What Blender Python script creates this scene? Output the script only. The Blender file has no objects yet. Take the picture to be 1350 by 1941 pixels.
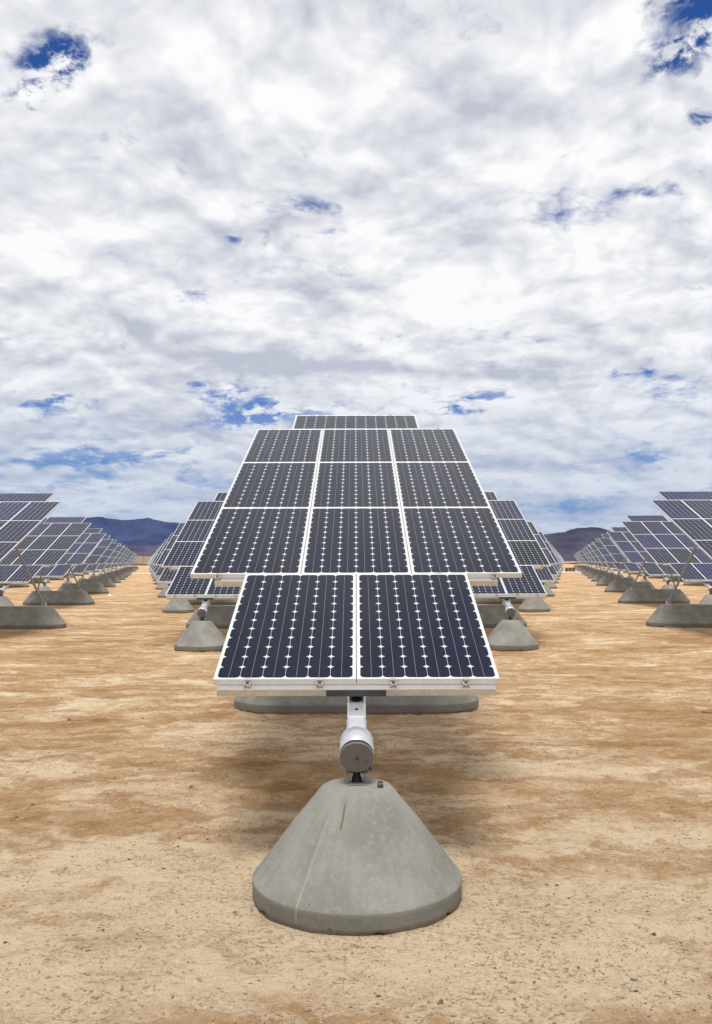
import bpy, math, random
import numpy as np
from mathutils import Vector, Matrix
R = math.radians
PI = math.pi
random.seed(4)
C = bpy.context.scene.collection
scene = bpy.context.scene

# ------------------------------------------------------------ camera
cam_h, pitch = 1.704, 0.0553
cd = bpy.data.cameras.new('camera')
cam = bpy.data.objects.new('camera', cd); C.objects.link(cam)
cd.sensor_fit = 'HORIZONTAL'; cd.sensor_width = 36.0
cd.lens = 1703.25 / 1350 * 36.0
cd.clip_start = 0.05; cd.clip_end = 60000
cam.matrix_world = (Matrix.Translation((0, 0, cam_h)) @ Matrix.Rotation(R(90) + pitch, 4, 'X')
                    @ Matrix.Rotation(-0.0027, 4, 'Z'))
scene.camera = cam
scene.view_settings.view_transform = 'Standard'
scene.view_settings.look = 'None'
scene.view_settings.exposure = 0.0
scene.view_settings.gamma = 1.0

# ------------------------------------------------------------ node helper
class NT:
    def __init__(s, tree): s.t = tree; s.n = tree.nodes; s.l = tree.links
    def put(s, sock, v):
        if v is None: return
        if hasattr(v, 'is_output'): s.l.new(v, sock)
        elif isinstance(v, (tuple, list)):
            v = tuple(v)
            if sock.type == 'RGBA' and len(v) == 3: v = v + (1.0,)
            sock.default_value = v
        else: sock.default_value = v
    def math(s, op, a, b=None, c=None, clamp=False):
        n = s.n.new('ShaderNodeMath'); n.operation = op; n.use_clamp = clamp
        for k, v in enumerate((a, b, c)):
            if v is not None: s.put(n.inputs[k], v)
        return n.outputs[0]
    def vmath(s, op, a, b=None, sc=None):
        n = s.n.new('ShaderNodeVectorMath'); n.operation = op
        s.put(n.inputs[0], a)
        if b is not None: s.put(n.inputs[1], b)
        if sc is not None: s.put(n.inputs['Scale'], sc)
        return n.outputs['Value'] if op in ('LENGTH', 'DOT_PRODUCT', 'DISTANCE') else n.outputs[0]
    def noise(s, vec, scale, detail=4, rough=.5, dist=0, dim='3D', lac=2.0, col=False):
        n = s.n.new('ShaderNodeTexNoise'); n.noise_dimensions = dim
        s.put(n.inputs['Vector'], vec); s.put(n.inputs['Scale'], scale); s.put(n.inputs['Detail'], detail)
        s.put(n.inputs['Roughness'], rough); s.put(n.inputs['Distortion'], dist); s.put(n.inputs['Lacunarity'], lac)
        return n.outputs['Color' if col else 'Fac']
    def voro(s, vec, scale, feature='F1', rnd=1.0):
        n = s.n.new('ShaderNodeTexVoronoi'); n.feature = feature
        s.put(n.inputs['Vector'], vec); s.put(n.inputs['Scale'], scale); s.put(n.inputs['Randomness'], rnd)
        return n.outputs['Distance']
    def maprange(s, v, a, b, c=0., d=1., smooth=True):
        n = s.n.new('ShaderNodeMapRange'); n.interpolation_type = 'SMOOTHSTEP' if smooth else 'LINEAR'
        for k, x in enumerate((v, a, b, c, d)): s.put(n.inputs[k], x)
        return n.outputs[0]
    def mix(s, f, a, b, typ='MIX'):
        n = s.n.new('ShaderNodeMix'); n.data_type = 'RGBA'; n.blend_type = typ
        s.put(n.inputs[0], f); s.put(n.inputs[6], a); s.put(n.inputs[7], b)
        return n.outputs[2]
    def sep(s, v):
        n = s.n.new('ShaderNodeSeparateXYZ'); s.put(n.inputs[0], v); return n.outputs
    def comb(s, x, y, z=0.):
        n = s.n.new('ShaderNodeCombineXYZ')
        for k, v in enumerate((x, y, z)): s.put(n.inputs[k], v)
        return n.outputs[0]
    def bump(s, h, strength=1., dist=.01, normal=None):
        n = s.n.new('ShaderNodeBump'); s.put(n.inputs['Strength'], strength); s.put(n.inputs['Distance'], dist)
        s.put(n.inputs['Height'], h)
        if normal is not None: s.put(n.inputs['Normal'], normal)
        return n.outputs[0]

# ------------------------------------------------------------ world: physical sky with a broken cloud deck
SUN_EL, SUN_AZ = R(70), R(183)          # azimuth clockwise from +Y (north)
w = bpy.data.worlds.new('World'); scene.world = w; w.use_nodes = True
T = NT(w.node_tree); T.n.clear()
sky = T.n.new('ShaderNodeTexSky'); sky.sky_type = 'NISHITA'; sky.sun_disc = False
sky.sun_elevation = SUN_EL; sky.sun_rotation = SUN_AZ; sky.air_density = 1.0; sky.dust_density = 0.3; sky.ozone_density = 3.0
tc = T.n.new('ShaderNodeTexCoord')
D = T.vmath('NORMALIZE', tc.outputs['Generated'])
dx, dy, dz = T.sep(D)
zc = T.math('ADD', T.math('MAXIMUM', dz, 0.0), 0.27)
px = T.math('DIVIDE', dx, zc); py = T.math('DIVIDE', dy, zc)
P0 = T.comb(px, py, 0.0)
def cloud_xy(u, v):                      # photo pixel -> point on the cloud sheet, from the camera's direction
    a = (u - 675) / 1703.25; b = (970.5 - v) / 1703.25
    c, s = math.cos(pitch), math.sin(pitch)
    d = Vector((a, c - b * s, s + b * c)).normalized()
    z = max(d.z, 0) + .27
    return d.x / z, d.y / z
wrp = T.noise(P0, 3.0, 4, .55, col=True)
warp = T.vmath('SCALE', T.vmath('SUBTRACT', wrp, (.5, .5, .5)), sc=.15)
P = T.vmath('ADD', P0, warp)
def dens(vec):                           # billowing heads (smooth cellular) broken up by fractal noise
    n = T.n.new('ShaderNodeTexVoronoi'); n.voronoi_dimensions = '2D'; n.feature = 'SMOOTH_F1'; n.normalize = True
    T.put(n.inputs['Vector'], vec); n.inputs['Scale'].default_value = 4.3; n.inputs['Detail'].default_value = 3.0
    n.inputs['Roughness'].default_value = .52; n.inputs['Lacunarity'].default_value = 2.2; n.inputs['Smoothness'].default_value = .55
    return T.math('ADD', T.math('MULTIPLY', T.math('SUBTRACT', 1., n.outputs['Distance']), .62), T.math('MULTIPLY', T.noise(vec, 3.2, 8, .57, .0, '2D'), .55))
d1 = dens(P)
d2 = dens(T.vmath('ADD', P, (.014, -.042, 0)))
big = T.noise(P0, 1.6, 3, .5, dim='2D')
fine = T.noise(P, 17., 6, .65, dim='2D')
cover = T.math('ADD', T.math('MULTIPLY', T.noise(P, 4.6, 9, .62, dim='2D'), .74), T.math('MULTIPLY', fine, .32))
# gaps where the photograph's cloud deck opens: (px, py, half-width px, half-height px, depth)
GAPS = [(112, 112, 66, 46, .36), (80, 185, 60, 26, .30), (1350, 25, 72, 90, .8), (1340, 245, 26, 22, .26),
        (590, 380, 70, 22, .15), (630, 432, 36, 10, .13), (430, 453, 26, 11, .2), (1215, 383, 34, 10, .15), (1275, 366, 34, 12, .15),
        (1205, 702, 95, 18, .2), (440, 748, 80, 20, .17), (560, 778, 130, 18, .22), (480, 795, 70, 14, .16), (880, 765, 80, 22, .21),
        (100, 758, 100, 20, .22), (365, 720, 30, 9, .17), (320, 856, 110, 16, .15), (90, 870, 150, 22, .14),
        (250, 905, 160, 16, .1), (1010, 905, 110, 10, .12)]
gapsum = None
for (u, v, hw, hh, amp) in GAPS:
    x0, y0 = cloud_xy(u, v)
    xa, _ = cloud_xy(u + hw, v); _, ya = cloud_xy(u, v + hh)
    q = T.vmath('MULTIPLY', T.vmath('SUBTRACT', P, (x0, y0, 0)), (1 / abs(xa - x0), 1 / abs(ya - y0), 0))
    g = T.math('EXPONENT', T.math('MULTIPLY', T.vmath('DOT_PRODUCT', q, q), -.75))
    g = T.math('MULTIPLY', g, amp)
    gapsum = g if gapsum is None else T.math('ADD', gapsum, g)
ahead = T.maprange(dy, 0.0, .3)
gapsum = T.math('MULTIPLY', T.math('MULTIPLY', gapsum, ahead), T.maprange(T.noise(P, 9., 7, .68, dim='2D'), .36, .60, .35, 1.35))
gapsum = T.math('ADD', gapsum, T.maprange(dz, .02, .22, .10, 0.))
# grey undersides of the thicker clouds
GREYS = [(900, 200, 200, 75, .5), (330, 270, 110, 70, .3), (300, 450, 150, 40, .25), (1060, 400, 160, 60, .22), (60, 560, 120, 50, .28),
         (960, 620, 120, 35, .25), (300, 30, 330, 40, .3), (1200, 610, 160, 30, .25), (560, 690, 400, 26, .3), (100, 360, 100, 40, .15),
         (700, 560, 90, 25, .12), (1180, 150, 70, 60, .2), (650, 50, 60, 40, .12), (500, 120, 90, 60, .18), (150, 640, 220, 18, .2),
         (900, 700, 200, 14, .3), (650, 470, 160, 26, .1), (560, 330, 100, 40, .15)]
WHITES = [(470, 225, 70, 50, .25), (680, 110, 90, 70, .25), (1050, 290, 110, 30, .25), (960, 390, 80, 30, .25), (860, 540, 110, 40, .2),
          (400, 560, 120, 40, .2), (90, 430, 90, 60, .2), (1130, 545, 80, 30, .2), (820, 590, 90, 25, .15), (1120, 712, 40, 12, .3), (730, 450, 50, 40, .2)]
gs = None
for lst, sg in ((GREYS, 1), (WHITES, -1)):
    for (u, v, hw, hh, amp) in lst:
        x0, y0 = cloud_xy(u, v); xa, _ = cloud_xy(u + hw, v); _, ya = cloud_xy(u, v + hh)
        q = T.vmath('MULTIPLY', T.vmath('SUBTRACT', P, (x0, y0, 0)), (1 / abs(xa - x0), 1 / abs(ya - y0), 0))
        g = T.math('MULTIPLY', T.math('EXPONENT', T.math('MULTIPLY', T.vmath('DOT_PRODUCT', q, q), -.75)), sg * amp)
        gs = g if gs is None else T.math('ADD', gs, g)
gs = T.math('MULTIPLY', gs, ahead)
alpha = T.maprange(T.math('SUBTRACT', cover, gapsum), .20, .45)
relief = T.math('MULTIPLY', T.math('SUBTRACT', d1, d2), 4.0)
body = T.math('MULTIPLY', T.math('SUBTRACT', d1, .70), 2.7)
fr = T.math('MULTIPLY', T.math('SUBTRACT', fine, .5), .35)
br = T.math('MULTIPLY', T.math('SUBTRACT', big, .5), -1.3)
lit = T.math('ADD', T.math('ADD', T.math('ADD', T.math('ADD', relief, body), fr), T.math('ADD', br, .60)), T.math('MULTIPLY', gs, -1.25))
lit = T.maprange(lit, -.18, 1.06, 0., 1., False)
ccol = T.mix(lit, (.535, .565, .65), (1.0, 1.0, .995))
blue = T.mix(1.0, sky.outputs[0], (.020, .046, .094), 'MULTIPLY')
# low in the sky the deck thins into a pale veil
low = T.maprange(dz, .02, .25, 1., 0.)
veil = T.mix(T.maprange(T.noise(T.vmath('MULTIPLY', P, (.6, 1.6, 1)), 2.6, 6, .55, dim='2D'), .35, .65), (.22, .34, .56), (.55, .63, .75))
c1 = T.mix(alpha, blue, ccol)
c2 = T.mix(T.math('MULTIPLY', low, .60), c1, veil)
hz = T.maprange(dz, .0, .05, 1., 0.)
c3 = T.mix(T.math('MULTIPLY', hz, .75), c2, (.47, .58, .70))
bg = T.n.new('ShaderNodeBackground'); T.put(bg.inputs[0], c3); bg.inputs[1].default_value = 1.0
wo = T.n.new('ShaderNodeOutputWorld'); T.l.new(bg.outputs[0], wo.inputs[0])

sd = bpy.data.lights.new('sun', 'SUN'); so = bpy.data.objects.new('sun', sd); C.objects.link(so)
sd.energy = 3.0; sd.angle = R(18); sd.color = (1.0, .955, .88)
sv = Vector((math.sin(SUN_AZ) * math.cos(SUN_EL), math.cos(SUN_AZ) * math.cos(SUN_EL), math.sin(SUN_EL)))
so.rotation_euler = sv.to_track_quat('Z', 'Y').to_euler(); so.location = sv * 50

# ------------------------------------------------------------ materials
def newmat(name):
    m = bpy.data.materials.new(name); m.use_nodes = True
    t = NT(m.node_tree); b = t.n['Principled BSDF']
    return m, t, b
def geo_pos(t): return t.n.new('ShaderNodeNewGeometry').outputs['Position']
def obj_pos(t): return t.n.new('ShaderNodeTexCoord').outputs['Object']

def mat_ground():
    m, t, b = newmat('desert_soil')
    p = geo_pos(t)
    ps = t.vmath('MULTIPLY', p, (.62, 1., 1.))
    wv = t.vmath('SUBTRACT', t.noise(p, 1.7, 5, .65, col=True), (.5, .5, .5))
    pw = t.vmath('ADD', ps, t.vmath('SCALE', wv, sc=.9))
    n1 = t.noise(pw, .75, 9, .66)          # broad patches of pale crust and brown soil
    n2 = t.noise(pw, 3.6, 9, .72)
    n3 = t.noise(ps, 19., 7, .76)
    n4 = t.noise(p, 120., 4, .7)
    n5 = t.noise(t.vmath('MULTIPLY', p, (.8, 1., 1.)), 42., 6, .8)
    y = t.sep(p)[1]
    k = t.math('ADD', t.math('MULTIPLY', n1, .55), t.math('ADD', t.math('MULTIPLY', n2, .42), t.math('ADD', t.math('MULTIPLY', n3, .13), t.math('MULTIPLY', n5, .17))))
    k = t.math('ADD', k, t.maprange(y, 3.9, 6.8, .095, 0.))     # pale wind-blown crust in the foreground
    k = t.math('SUBTRACT', k, .010)
    k = t.math('SUBTRACT', k, t.maprange(y, 9., 15., 0., .028))
    k = t.math('SUBTRACT', k, t.math('MULTIPLY', t.maprange(y, 3.35, 3.85, .16, 0.), t.maprange(n2, .42, .58)))
    c = t.mix(t.maprange(k, .465, .60), (.335, .18, .062), (.59, .375, .20))
    c = t.mix(t.maprange(k, .575, .715), c, (.93, .745, .52))
    tr = t.noise(t.vmath('MULTIPLY', pw, (.10, 1., 1.)), 5.5, 6, .62)      # faint east-west grader scrapes
    c = t.mix(t.math('MULTIPLY', t.maprange(tr, .54, .66, 0., .45), t.maprange(y, 5.5, 8.)), c, (.33, .18, .065))
    # crumbled ridges: thin broken dark seams inside the rougher patches
    rg = t.math('ABSOLUTE', t.math('SUBTRACT', t.noise(t.vmath('ADD', t.vmath('MULTIPLY', p, (.5, 1.25, 1.)), t.vmath('SCALE', wv, sc=.5)), 5.5, 8, .68), .5))
    seam = t.math('MULTIPLY', t.math('MULTIPLY', t.maprange(rg, .0, .026, 1., 0.), t.maprange(n5, .42, .56)), t.maprange(t.noise(ps, 2.3, 5, .65), .48, .58))
    c = t.mix(t.math('MULTIPLY', seam, t.maprange(n3, .38, .55, .1, .75)), c, (.27, .145, .058))
    crumb = t.math('MULTIPLY', t.maprange(n5, .52, .60), t.maprange(n2, .58, .45))
    c = t.mix(t.math('MULTIPLY', crumb, .75), c, (.24, .125, .042))
    c = t.mix(t.maprange(n4, .42, .68, .0, .28), c, (.36, .21, .095))
    c = t.mix(t.maprange(n4, .44, .30, .0, .25), c, (.80, .67, .49))
    # scattered small stones and flecks
    vd = t.n.new('ShaderNodeTexVoronoi'); t.put(vd.inputs['Vector'], p); vd.inputs['Scale'].default_value = 26
    fl = t.maprange(vd.outputs['Distance'], .10, .17, 1., 0.)
    msk = t.math('GREATER_THAN', t.sep(vd.outputs['Color'])[0], .86)
    c = t.mix(t.math('MULTIPLY', fl, t.math('MULTIPLY', msk, .7)), c, t.mix(t.sep(vd.outputs['Color'])[1], (.17, .11, .07), (.62, .55, .47)))
    t.put(b.inputs['Base Color'], c); b.inputs['Roughness'].default_value = .95
    b.inputs['Specular IOR Level'].default_value = .15
    h = t.math('ADD', t.math('MULTIPLY', n3, .5), t.math('ADD', t.math('MULTIPLY', n2, 1.2), t.math('MULTIPLY', n4, .12)))
    h = t.math('ADD', h, t.math('MULTIPLY', n5, .45))
    t.put(b.inputs['Normal'], t.bump(h, 1., .06))
    return m

def mat_concrete(detail=False):
    m, t, b = newmat('cast_concrete' + ('_streaked' if detail else ''))
    o = obj_pos(t)
    x, y, z = t.sep(o)
    oi = t.n.new('ShaderNodeObjectInfo')
    off = t.vmath('ADD', o, t.comb(t.math('MULTIPLY', oi.outputs['Random'], 37.), 0., 0.))
    n1 = t.noise(off, 3.2, 6, .6); n2 = t.noise(off, 38., 4, .7); n3 = t.noise(off, 210., 2, .6)
    ang = t.math('ARCTAN2', x, t.math('MULTIPLY', y, -1.))
    st = t.noise(t.comb(t.math('MULTIPLY', ang, 9.), t.math('MULTIPLY', z, 1.1), t.math('MULTIPLY', oi.outputs['Random'], 9.)), 1.0, 5, .62)
    k = t.math('ADD', t.math('MULTIPLY', n1, .78), t.math('MULTIPLY', st, .22)) if detail else n1
    c = t.mix(t.maprange(k, .36, .66), (.190, .187, .165), (.268, .266, .243))
    c = t.mix(t.maprange(n2, .48, .74, 0., .40), c, (.36, .355, .33))
    c = t.mix(t.maprange(n3, .62, .75, 0., .35), c, (.13, .125, .11))
    # dusty skirt: splashed soil along the foot
    c = t.mix(t.math('MULTIPLY', t.maprange(z, .0, .06, 1., 0.), t.maprange(n1, .35, .65, .15, .8)), c, (.30, .215, .135))
    c = t.mix(t.maprange(t.math('ADD', z, t.math('MULTIPLY', n2, .004)), .103, .111, .42, 0.), c, (.135, .125, .10))  # shade on the upright skirt, put into the colour as a darker band
    h = t.math('ADD', t.math('MULTIPLY', n2, .6), t.math('MULTIPLY', n3, .25))
    if detail:
        zz = t.math('ADD', z, 0.)
        wob = t.math('MULTIPLY', t.math('SUBTRACT', t.noise(t.comb(0., 0., z), 14., 2), .5), .03)
        def line(a0, wd, z0, z1):
            d = t.math('ABSOLUTE', t.math('ADD', t.math('SUBTRACT', ang, a0), wob))
            return t.math('MULTIPLY', t.maprange(d, wd * .4, wd, 1., 0.), t.math('MULTIPLY', t.maprange(zz, z0, z0 + .02), t.maprange(zz, z1 - .05, z1, 1., 0.)))
        sm = line(-.56, .020, .02, .575)                    # pale formwork seam
        sm2 = line(-.62, .030, .10, .50)
        ck = line(-.27, .030, .40, .55)                    # dark crack below the rim
        c = t.mix(t.math('MULTIPLY', sm, .26), c, (.46, .455, .41))
        c = t.mix(t.math('MULTIPLY', sm2, .35), c, (.19, .18, .14))
        c = t.mix(t.math('MULTIPLY', t.math('MULTIPLY', ck, t.maprange(n2, .3, .5)), .8), c, (.12, .11, .08))
        vd = t.n.new('ShaderNodeTexVoronoi'); t.put(vd.inputs['Vector'], o); vd.inputs['Scale'].default_value = 9
        pit = t.math('MULTIPLY', t.maprange(vd.outputs['Distance'], .05, .10, 1., 0.), t.math('GREATER_THAN', t.sep(vd.outputs['Color'])[0], .72))
        c = t.mix(t.math('MULTIPLY', pit, .7), c, (.11, .105, .08))
        h = t.math('ADD', h, t.math('SUBTRACT', t.math('MULTIPLY', sm, 1.1), t.math('MULTIPLY', pit, 1.2)))
        h = t.math('SUBTRACT', h, ck)
    t.put(b.inputs['Base Color'], c); b.inputs['Roughness'].default_value = .85
    b.inputs['Specular IOR Level'].default_value = .3
    t.put(b.inputs['Normal'], t.bump(h, .6, .006))
    return m

def mat_simple(name, col, rough=.5, metal=0., nz=None, bump=0., spec=.5):
    m, t, b = newmat(name)
    o = obj_pos(t)
    sc, amt, col2 = nz or (20., .25, tuple(c * .6 for c in col))
    n = t.noise(o, sc, 5, .6)
    t.put(b.inputs['Base Color'], t.mix(t.maprange(n, .35, .7, 0., amt), col, col2))
    t.put(b.inputs['Roughness'], t.maprange(n, .3, .7, rough * .8, min(1, rough * 1.2)))
    b.inputs['Metallic'].default_value = metal
    b.inputs['Specular IOR Level'].default_value = spec
    if bump: t.put(b.inputs['Normal'], t.bump(t.noise(o, sc * 3, 4, .6), bump, .004))
    return m

def mat_cell():
    m, t, b = newmat('silicon_cell_under_glass')
    oi = t.n.new('ShaderNodeObjectInfo')
    o = obj_pos(t)
    n = t.noise(o, 5., 4, .6)
    c = t.mix(t.maprange(n, .3, .7), (.0035, .0050, .014), (.0060, .0075, .018))
    cell = t.vmath('FLOOR', t.vmath('ADD', t.vmath('SCALE', o, sc=1 / .1268), (3., .147, 0.)))
    wn = t.n.new('ShaderNodeTexWhiteNoise'); t.put(wn.inputs['Vector'], t.vmath('ADD', t.vmath('MULTIPLY', cell, (1., 1., 0.)), t.comb(t.math('MULTIPLY', oi.outputs['Random'], 91.), 0., 0.)))
    c = t.mix(t.math('MULTIPLY', wn.outputs['Value'], .55), c, (.0085, .011, .029))
    c = t.mix(1.0, c, oi.outputs['Color'], 'MULTIPLY')
    t.put(b.inputs['Base Color'], c)
    t.put(b.inputs['Roughness'], t.maprange(n, .3, .7, .10, .17))
    b.inputs['IOR'].default_value = 1.20
    b.inputs['Specular IOR Level'].default_value = .5
    return m

M = dict(
    ground=mat_ground(), concrete=mat_concrete(), concrete_d=mat_concrete(True),
    cell=mat_cell(),
    sheet=mat_simple('white_backsheet_under_glass', (.62, .63, .65), .2, 0., (6., .2, (.5, .5, .5)), spec=.4),
    line=mat_simple('cell_ribbon', (.20, .20, .22), .3, 0., spec=.4),
    frame=mat_simple('anodised_aluminium', (.72, .73, .74), .38, .35, (30., .3, (.55, .55, .54))),
    rail=mat_simple('galvanised_rail', (.66, .65, .62), .34, .75, (25., .4, (.45, .44, .40)), .1),
    galv=mat_simple('galvanised_steel', (.70, .72, .75), .33, .7, (16., .5, (.50, .52, .55)), .15),
    capm=mat_simple('weathered_steel_cap', (.165, .16, .155), .6, .3, (22., .5, (.17, .16, .15)), .3),
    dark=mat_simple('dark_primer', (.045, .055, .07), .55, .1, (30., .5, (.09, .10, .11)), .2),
    black=mat_simple('black_rubber', (.012, .014, .012), .7),
    leg=mat_simple('dull_grey_pipe', (.33, .335, .33), .5, .35, (12., .5, (.22, .22, .21)), .2),
    clip=mat_simple('cast_clip', (.58, .56, .52), .45, .5, (60., .6, (.25, .2, .14))),
    wood=mat_simple('weathered_lath', (.46, .34, .19), .8, 0., (18., .5, (.30, .2, .1)), .3),
    road=mat_simple('pale_gravel', (.62, .55, .47), .95, 0., (.8, .5, (.50, .42, .34)), .3, .1),
    litter=mat_simple('white_paper', (.8, .8, .78), .8),
    pole=mat_simple('old_pole_wood', (.12, .09, .07), .9),
    crate=mat_simple('brown_boards', (.14, .08, .045), .85, 0., (4., .6, (.08, .05, .03)), .3),
)
def mat_stone(name, c1, c2):
    m, t, b = newmat(name); p = geo_pos(t)
    n = t.noise(p, 45., 5, .65)
    t.put(b.inputs['Base Color'], t.mix(t.maprange(n, .3, .7), c1, c2)); b.inputs['Roughness'].default_value = .85
    t.put(b.inputs['Normal'], t.bump(n, .5, .004)); return m
M['st_grey'] = mat_stone('grey_stone', (.19, .155, .125), (.34, .295, .25))
M['st_dark'] = mat_stone('dark_stone', (.075, .055, .040), (.16, .12, .09))
M['st_tan'] = mat_stone('tan_stone', (.34, .22, .13), (.50, .38, .26))
M['st_red'] = mat_stone('rusty_stone', (.24, .12, .06), (.38, .22, .12))
def mat_hill(name, a, b_, c_, sc):
    m, t, b = newmat(name); p = geo_pos(t)
    ps = t.vmath('MULTIPLY', p, (1., .5, 2.2))
    n = t.noise(ps, sc, 9, .62); n2 = t.noise(p, sc * 5, 6, .65)
    c = t.mix(t.maprange(n, .38, .62), a, b_); c = t.mix(t.maprange(n2, .5, .7, 0., .6), c, c_)
    t.put(b.inputs['Base Color'], c); b.inputs['Roughness'].default_value = 1.; b.inputs['Specular IOR Level'].default_value = .05
    t.put(b.inputs['Normal'], t.bump(n, 1., 110.))
    return m
M['hill_far'] = mat_hill('haze_tinted_rock', (.010, .022, .078), (.046, .060, .140), (.030, .032, .070), .0020)  # blue of the distance haze and cloud shade painted into the rock colour
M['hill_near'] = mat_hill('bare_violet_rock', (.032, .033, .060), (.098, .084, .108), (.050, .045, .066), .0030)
M['fan'] = mat_hill('pale_outwash', (.40, .29, .18), (.47, .35, .23), (.30, .22, .13), .01)
M['scrub'] = mat_simple('dry_scrub', (.065, .06, .035), .9, 0., (.7, .5, (.16, .13, .06)))

# ------------------------------------------------------------ mesh builder
class MB:
    def __init__(s): s.v = []; s.f = []; s.m = []; s.sm = []
    def add(s, vs, fs, mi=0, smooth=False):
        o = len(s.v); s.v += [tuple(v) for v in vs]
        for f in fs: s.f.append(tuple(o + k for k in f)); s.m.append(mi); s.sm.append(smooth)
    def box(s, lo, hi, mi=0, mtx=None):
        x0, y0, z0 = lo; x1, y1, z1 = hi
        vs = [(x0, y0, z0), (x1, y0, z0), (x1, y1, z0), (x0, y1, z0), (x0, y0, z1), (x1, y0, z1), (x1, y1, z1), (x0, y1, z1)]
        if mtx: vs = [mtx @ Vector(v) for v in vs]
        s.add(vs, [(0, 3, 2, 1), (4, 5, 6, 7), (0, 1, 5, 4), (1, 2, 6, 5), (2, 3, 7, 6), (3, 0, 4, 7)], mi)
    def bbox(s, lo, hi, bv=.003, mi=0, mtx=None):      # box with chamfered long edges (all 12)
        lo = Vector(lo); hi = Vector(hi); vs = []; idx = {}
        def V(*p):
            k = tuple(round(c, 6) for c in p)
            if k not in idx: idx[k] = len(vs); vs.append(Vector(p))
            return idx[k]
        fs = []
        ctr = (lo + hi) / 2
        for ax in range(3):
            a1, a2 = (ax + 1) % 3, (ax + 2) % 3
            for sg in (0, 1):
                pts = []
                for (s1, s2) in ((0, 0), (1, 0), (1, 1), (0, 1)):
                    p = [0, 0, 0]; p[ax] = (lo, hi)[sg][ax]
                    p[a1] = (lo[a1] + bv, hi[a1] - bv)[s1]; p[a2] = (lo[a2] + bv, hi[a2] - bv)[s2]
                    pts.append(V(*p))
                fs.append(pts if sg else pts[::-1])
        for ax in range(3):      # edge chamfers parallel to ax
            a1, a2 = (ax + 1) % 3, (ax + 2) % 3
            for s1 in (0, 1):
                for s2 in (0, 1):
                    q = []
                    for (e, which) in ((0, 1), (1, 1), (1, 2), (0, 2)):
                        p = [0, 0, 0]; p[ax] = (lo[ax] + bv, hi[ax] - bv)[e]
                        if which == 1: p[a1] = (lo, hi)[s1][a1]; p[a2] = (lo[a2] + bv, hi[a2] - bv)[s2]
                        else: p[a2] = (lo, hi)[s2][a2]; p[a1] = (lo[a1] + bv, hi[a1] - bv)[s1]
                        q.append(V(*p))
                    n = (vs[q[1]] - vs[q[0]]).cross(vs[q[2]] - vs[q[1]])
                    c = sum((vs[k] for k in q), Vector()) / 4 - ctr
                    c[ax] = 0
                    fs.append(q if n.dot(c) > 0 else q[::-1])
        for sx in (0, 1):
            for sy in (0, 1):
                for sz in (0, 1):
                    S = (sx, sy, sz); q = []
                    for ax in range(3):
                        p = [(lo[k] + bv, hi[k] - bv)[S[k]] for k in range(3)]; p[ax] = (lo, hi)[S[ax]][ax]; q.append(V(*p))
                    n = (vs[q[1]] - vs[q[0]]).cross(vs[q[2]] - vs[q[1]])
                    c = sum((vs[k] for k in q), Vector()) / 3 - ctr
                    fs.append(q if n.dot(c) > 0 else q[::-1])
        if mtx: vs = [mtx @ v for v in vs]
        s.add(vs, fs, mi)
    def cyl(s, a, b, r, n=16, mi=0, r2=None, caps=True, bev=0.):
        a = Vector(a); b = Vector(b); d = (b - a); L = d.length; d.normalize(); r2 = r if r2 is None else r2
        u = d.orthogonal().normalized(); v = d.cross(u)
        prof = [(0, r), (L, r2)] if not bev else [(0, r - bev), (bev, r), (L - bev, r2), (L, r2 - bev)]
        vs = []; fs = []
        for (t, rr) in prof:
            for k in range(n):
                an = 2 * PI * k / n; vs.append(a + d * t + (u * math.cos(an) + v * math.sin(an)) * rr)
        for j in range(len(prof) - 1):
            for k in range(n): fs.append((j * n + k, j * n + (k + 1) % n, (j + 1) * n + (k + 1) % n, (j + 1) * n + k))
        s.add(vs, fs, mi, True)
        if caps:
            m_ = len(prof) - 1
            s.add(vs[:n], [tuple(range(n))[::-1]], mi); s.add(vs[m_ * n:], [tuple(range(n))], mi)
    def build(s, name, mats, parent=None):
        me = bpy.data.meshes.new(name); me.from_pydata(s.v, [], s.f); me.update()
        for m in (mats if isinstance(mats, (list, tuple)) else [mats]): me.materials.append(m)
        me.polygons.foreach_set('material_index', s.m); me.polygons.foreach_set('use_smooth', s.sm)
        o = bpy.data.objects.new(name, me); C.objects.link(o)
        if parent: o.parent = parent
        return o
def tag(o, label=None, cat=None, group=None, kind=None):
    if label: o['label'] = label
    if cat: o['category'] = cat
    if group: o['group'] = group
    if kind: o['kind'] = kind
    return o
def empty(name, loc=(0, 0, 0)):
    o = bpy.data.objects.new(name, None); C.objects.link(o); o.location = loc; o.empty_display_size = .2
    return o
def mat_of(*v): return v

# ------------------------------------------------------------ value noise for geometry
def vnoise(x, y, seed=0):
    xi = np.floor(x).astype(np.int64); yi = np.floor(y).astype(np.int64); xf = x - xi; yf = y - yi
    def h(a, b):
        n = (a * 374761393 + b * 668265263 + seed * 974711) & 0x7fffffff
        n = ((n ^ (n >> 13)) * 1274126177) & 0x7fffffff
        return ((n ^ (n >> 16)) & 0xffff) / 65535.
    u = xf * xf * (3 - 2 * xf); v = yf * yf * (3 - 2 * yf)
    return (h(xi, yi) * (1 - u) + h(xi + 1, yi) * u) * (1 - v) + (h(xi, yi + 1) * (1 - u) + h(xi + 1, yi + 1) * u) * v
def fbm(x, y, oct=5, seed=0, rough=.5):
    s = 0; a = 1; tot = 0
    for k in range(oct):
        s = s + a * vnoise(x * 2 ** k + 13.7 * k, y * 2 ** k - 7.1 * k, seed + k); tot += a; a *= rough
    return s / tot
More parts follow.
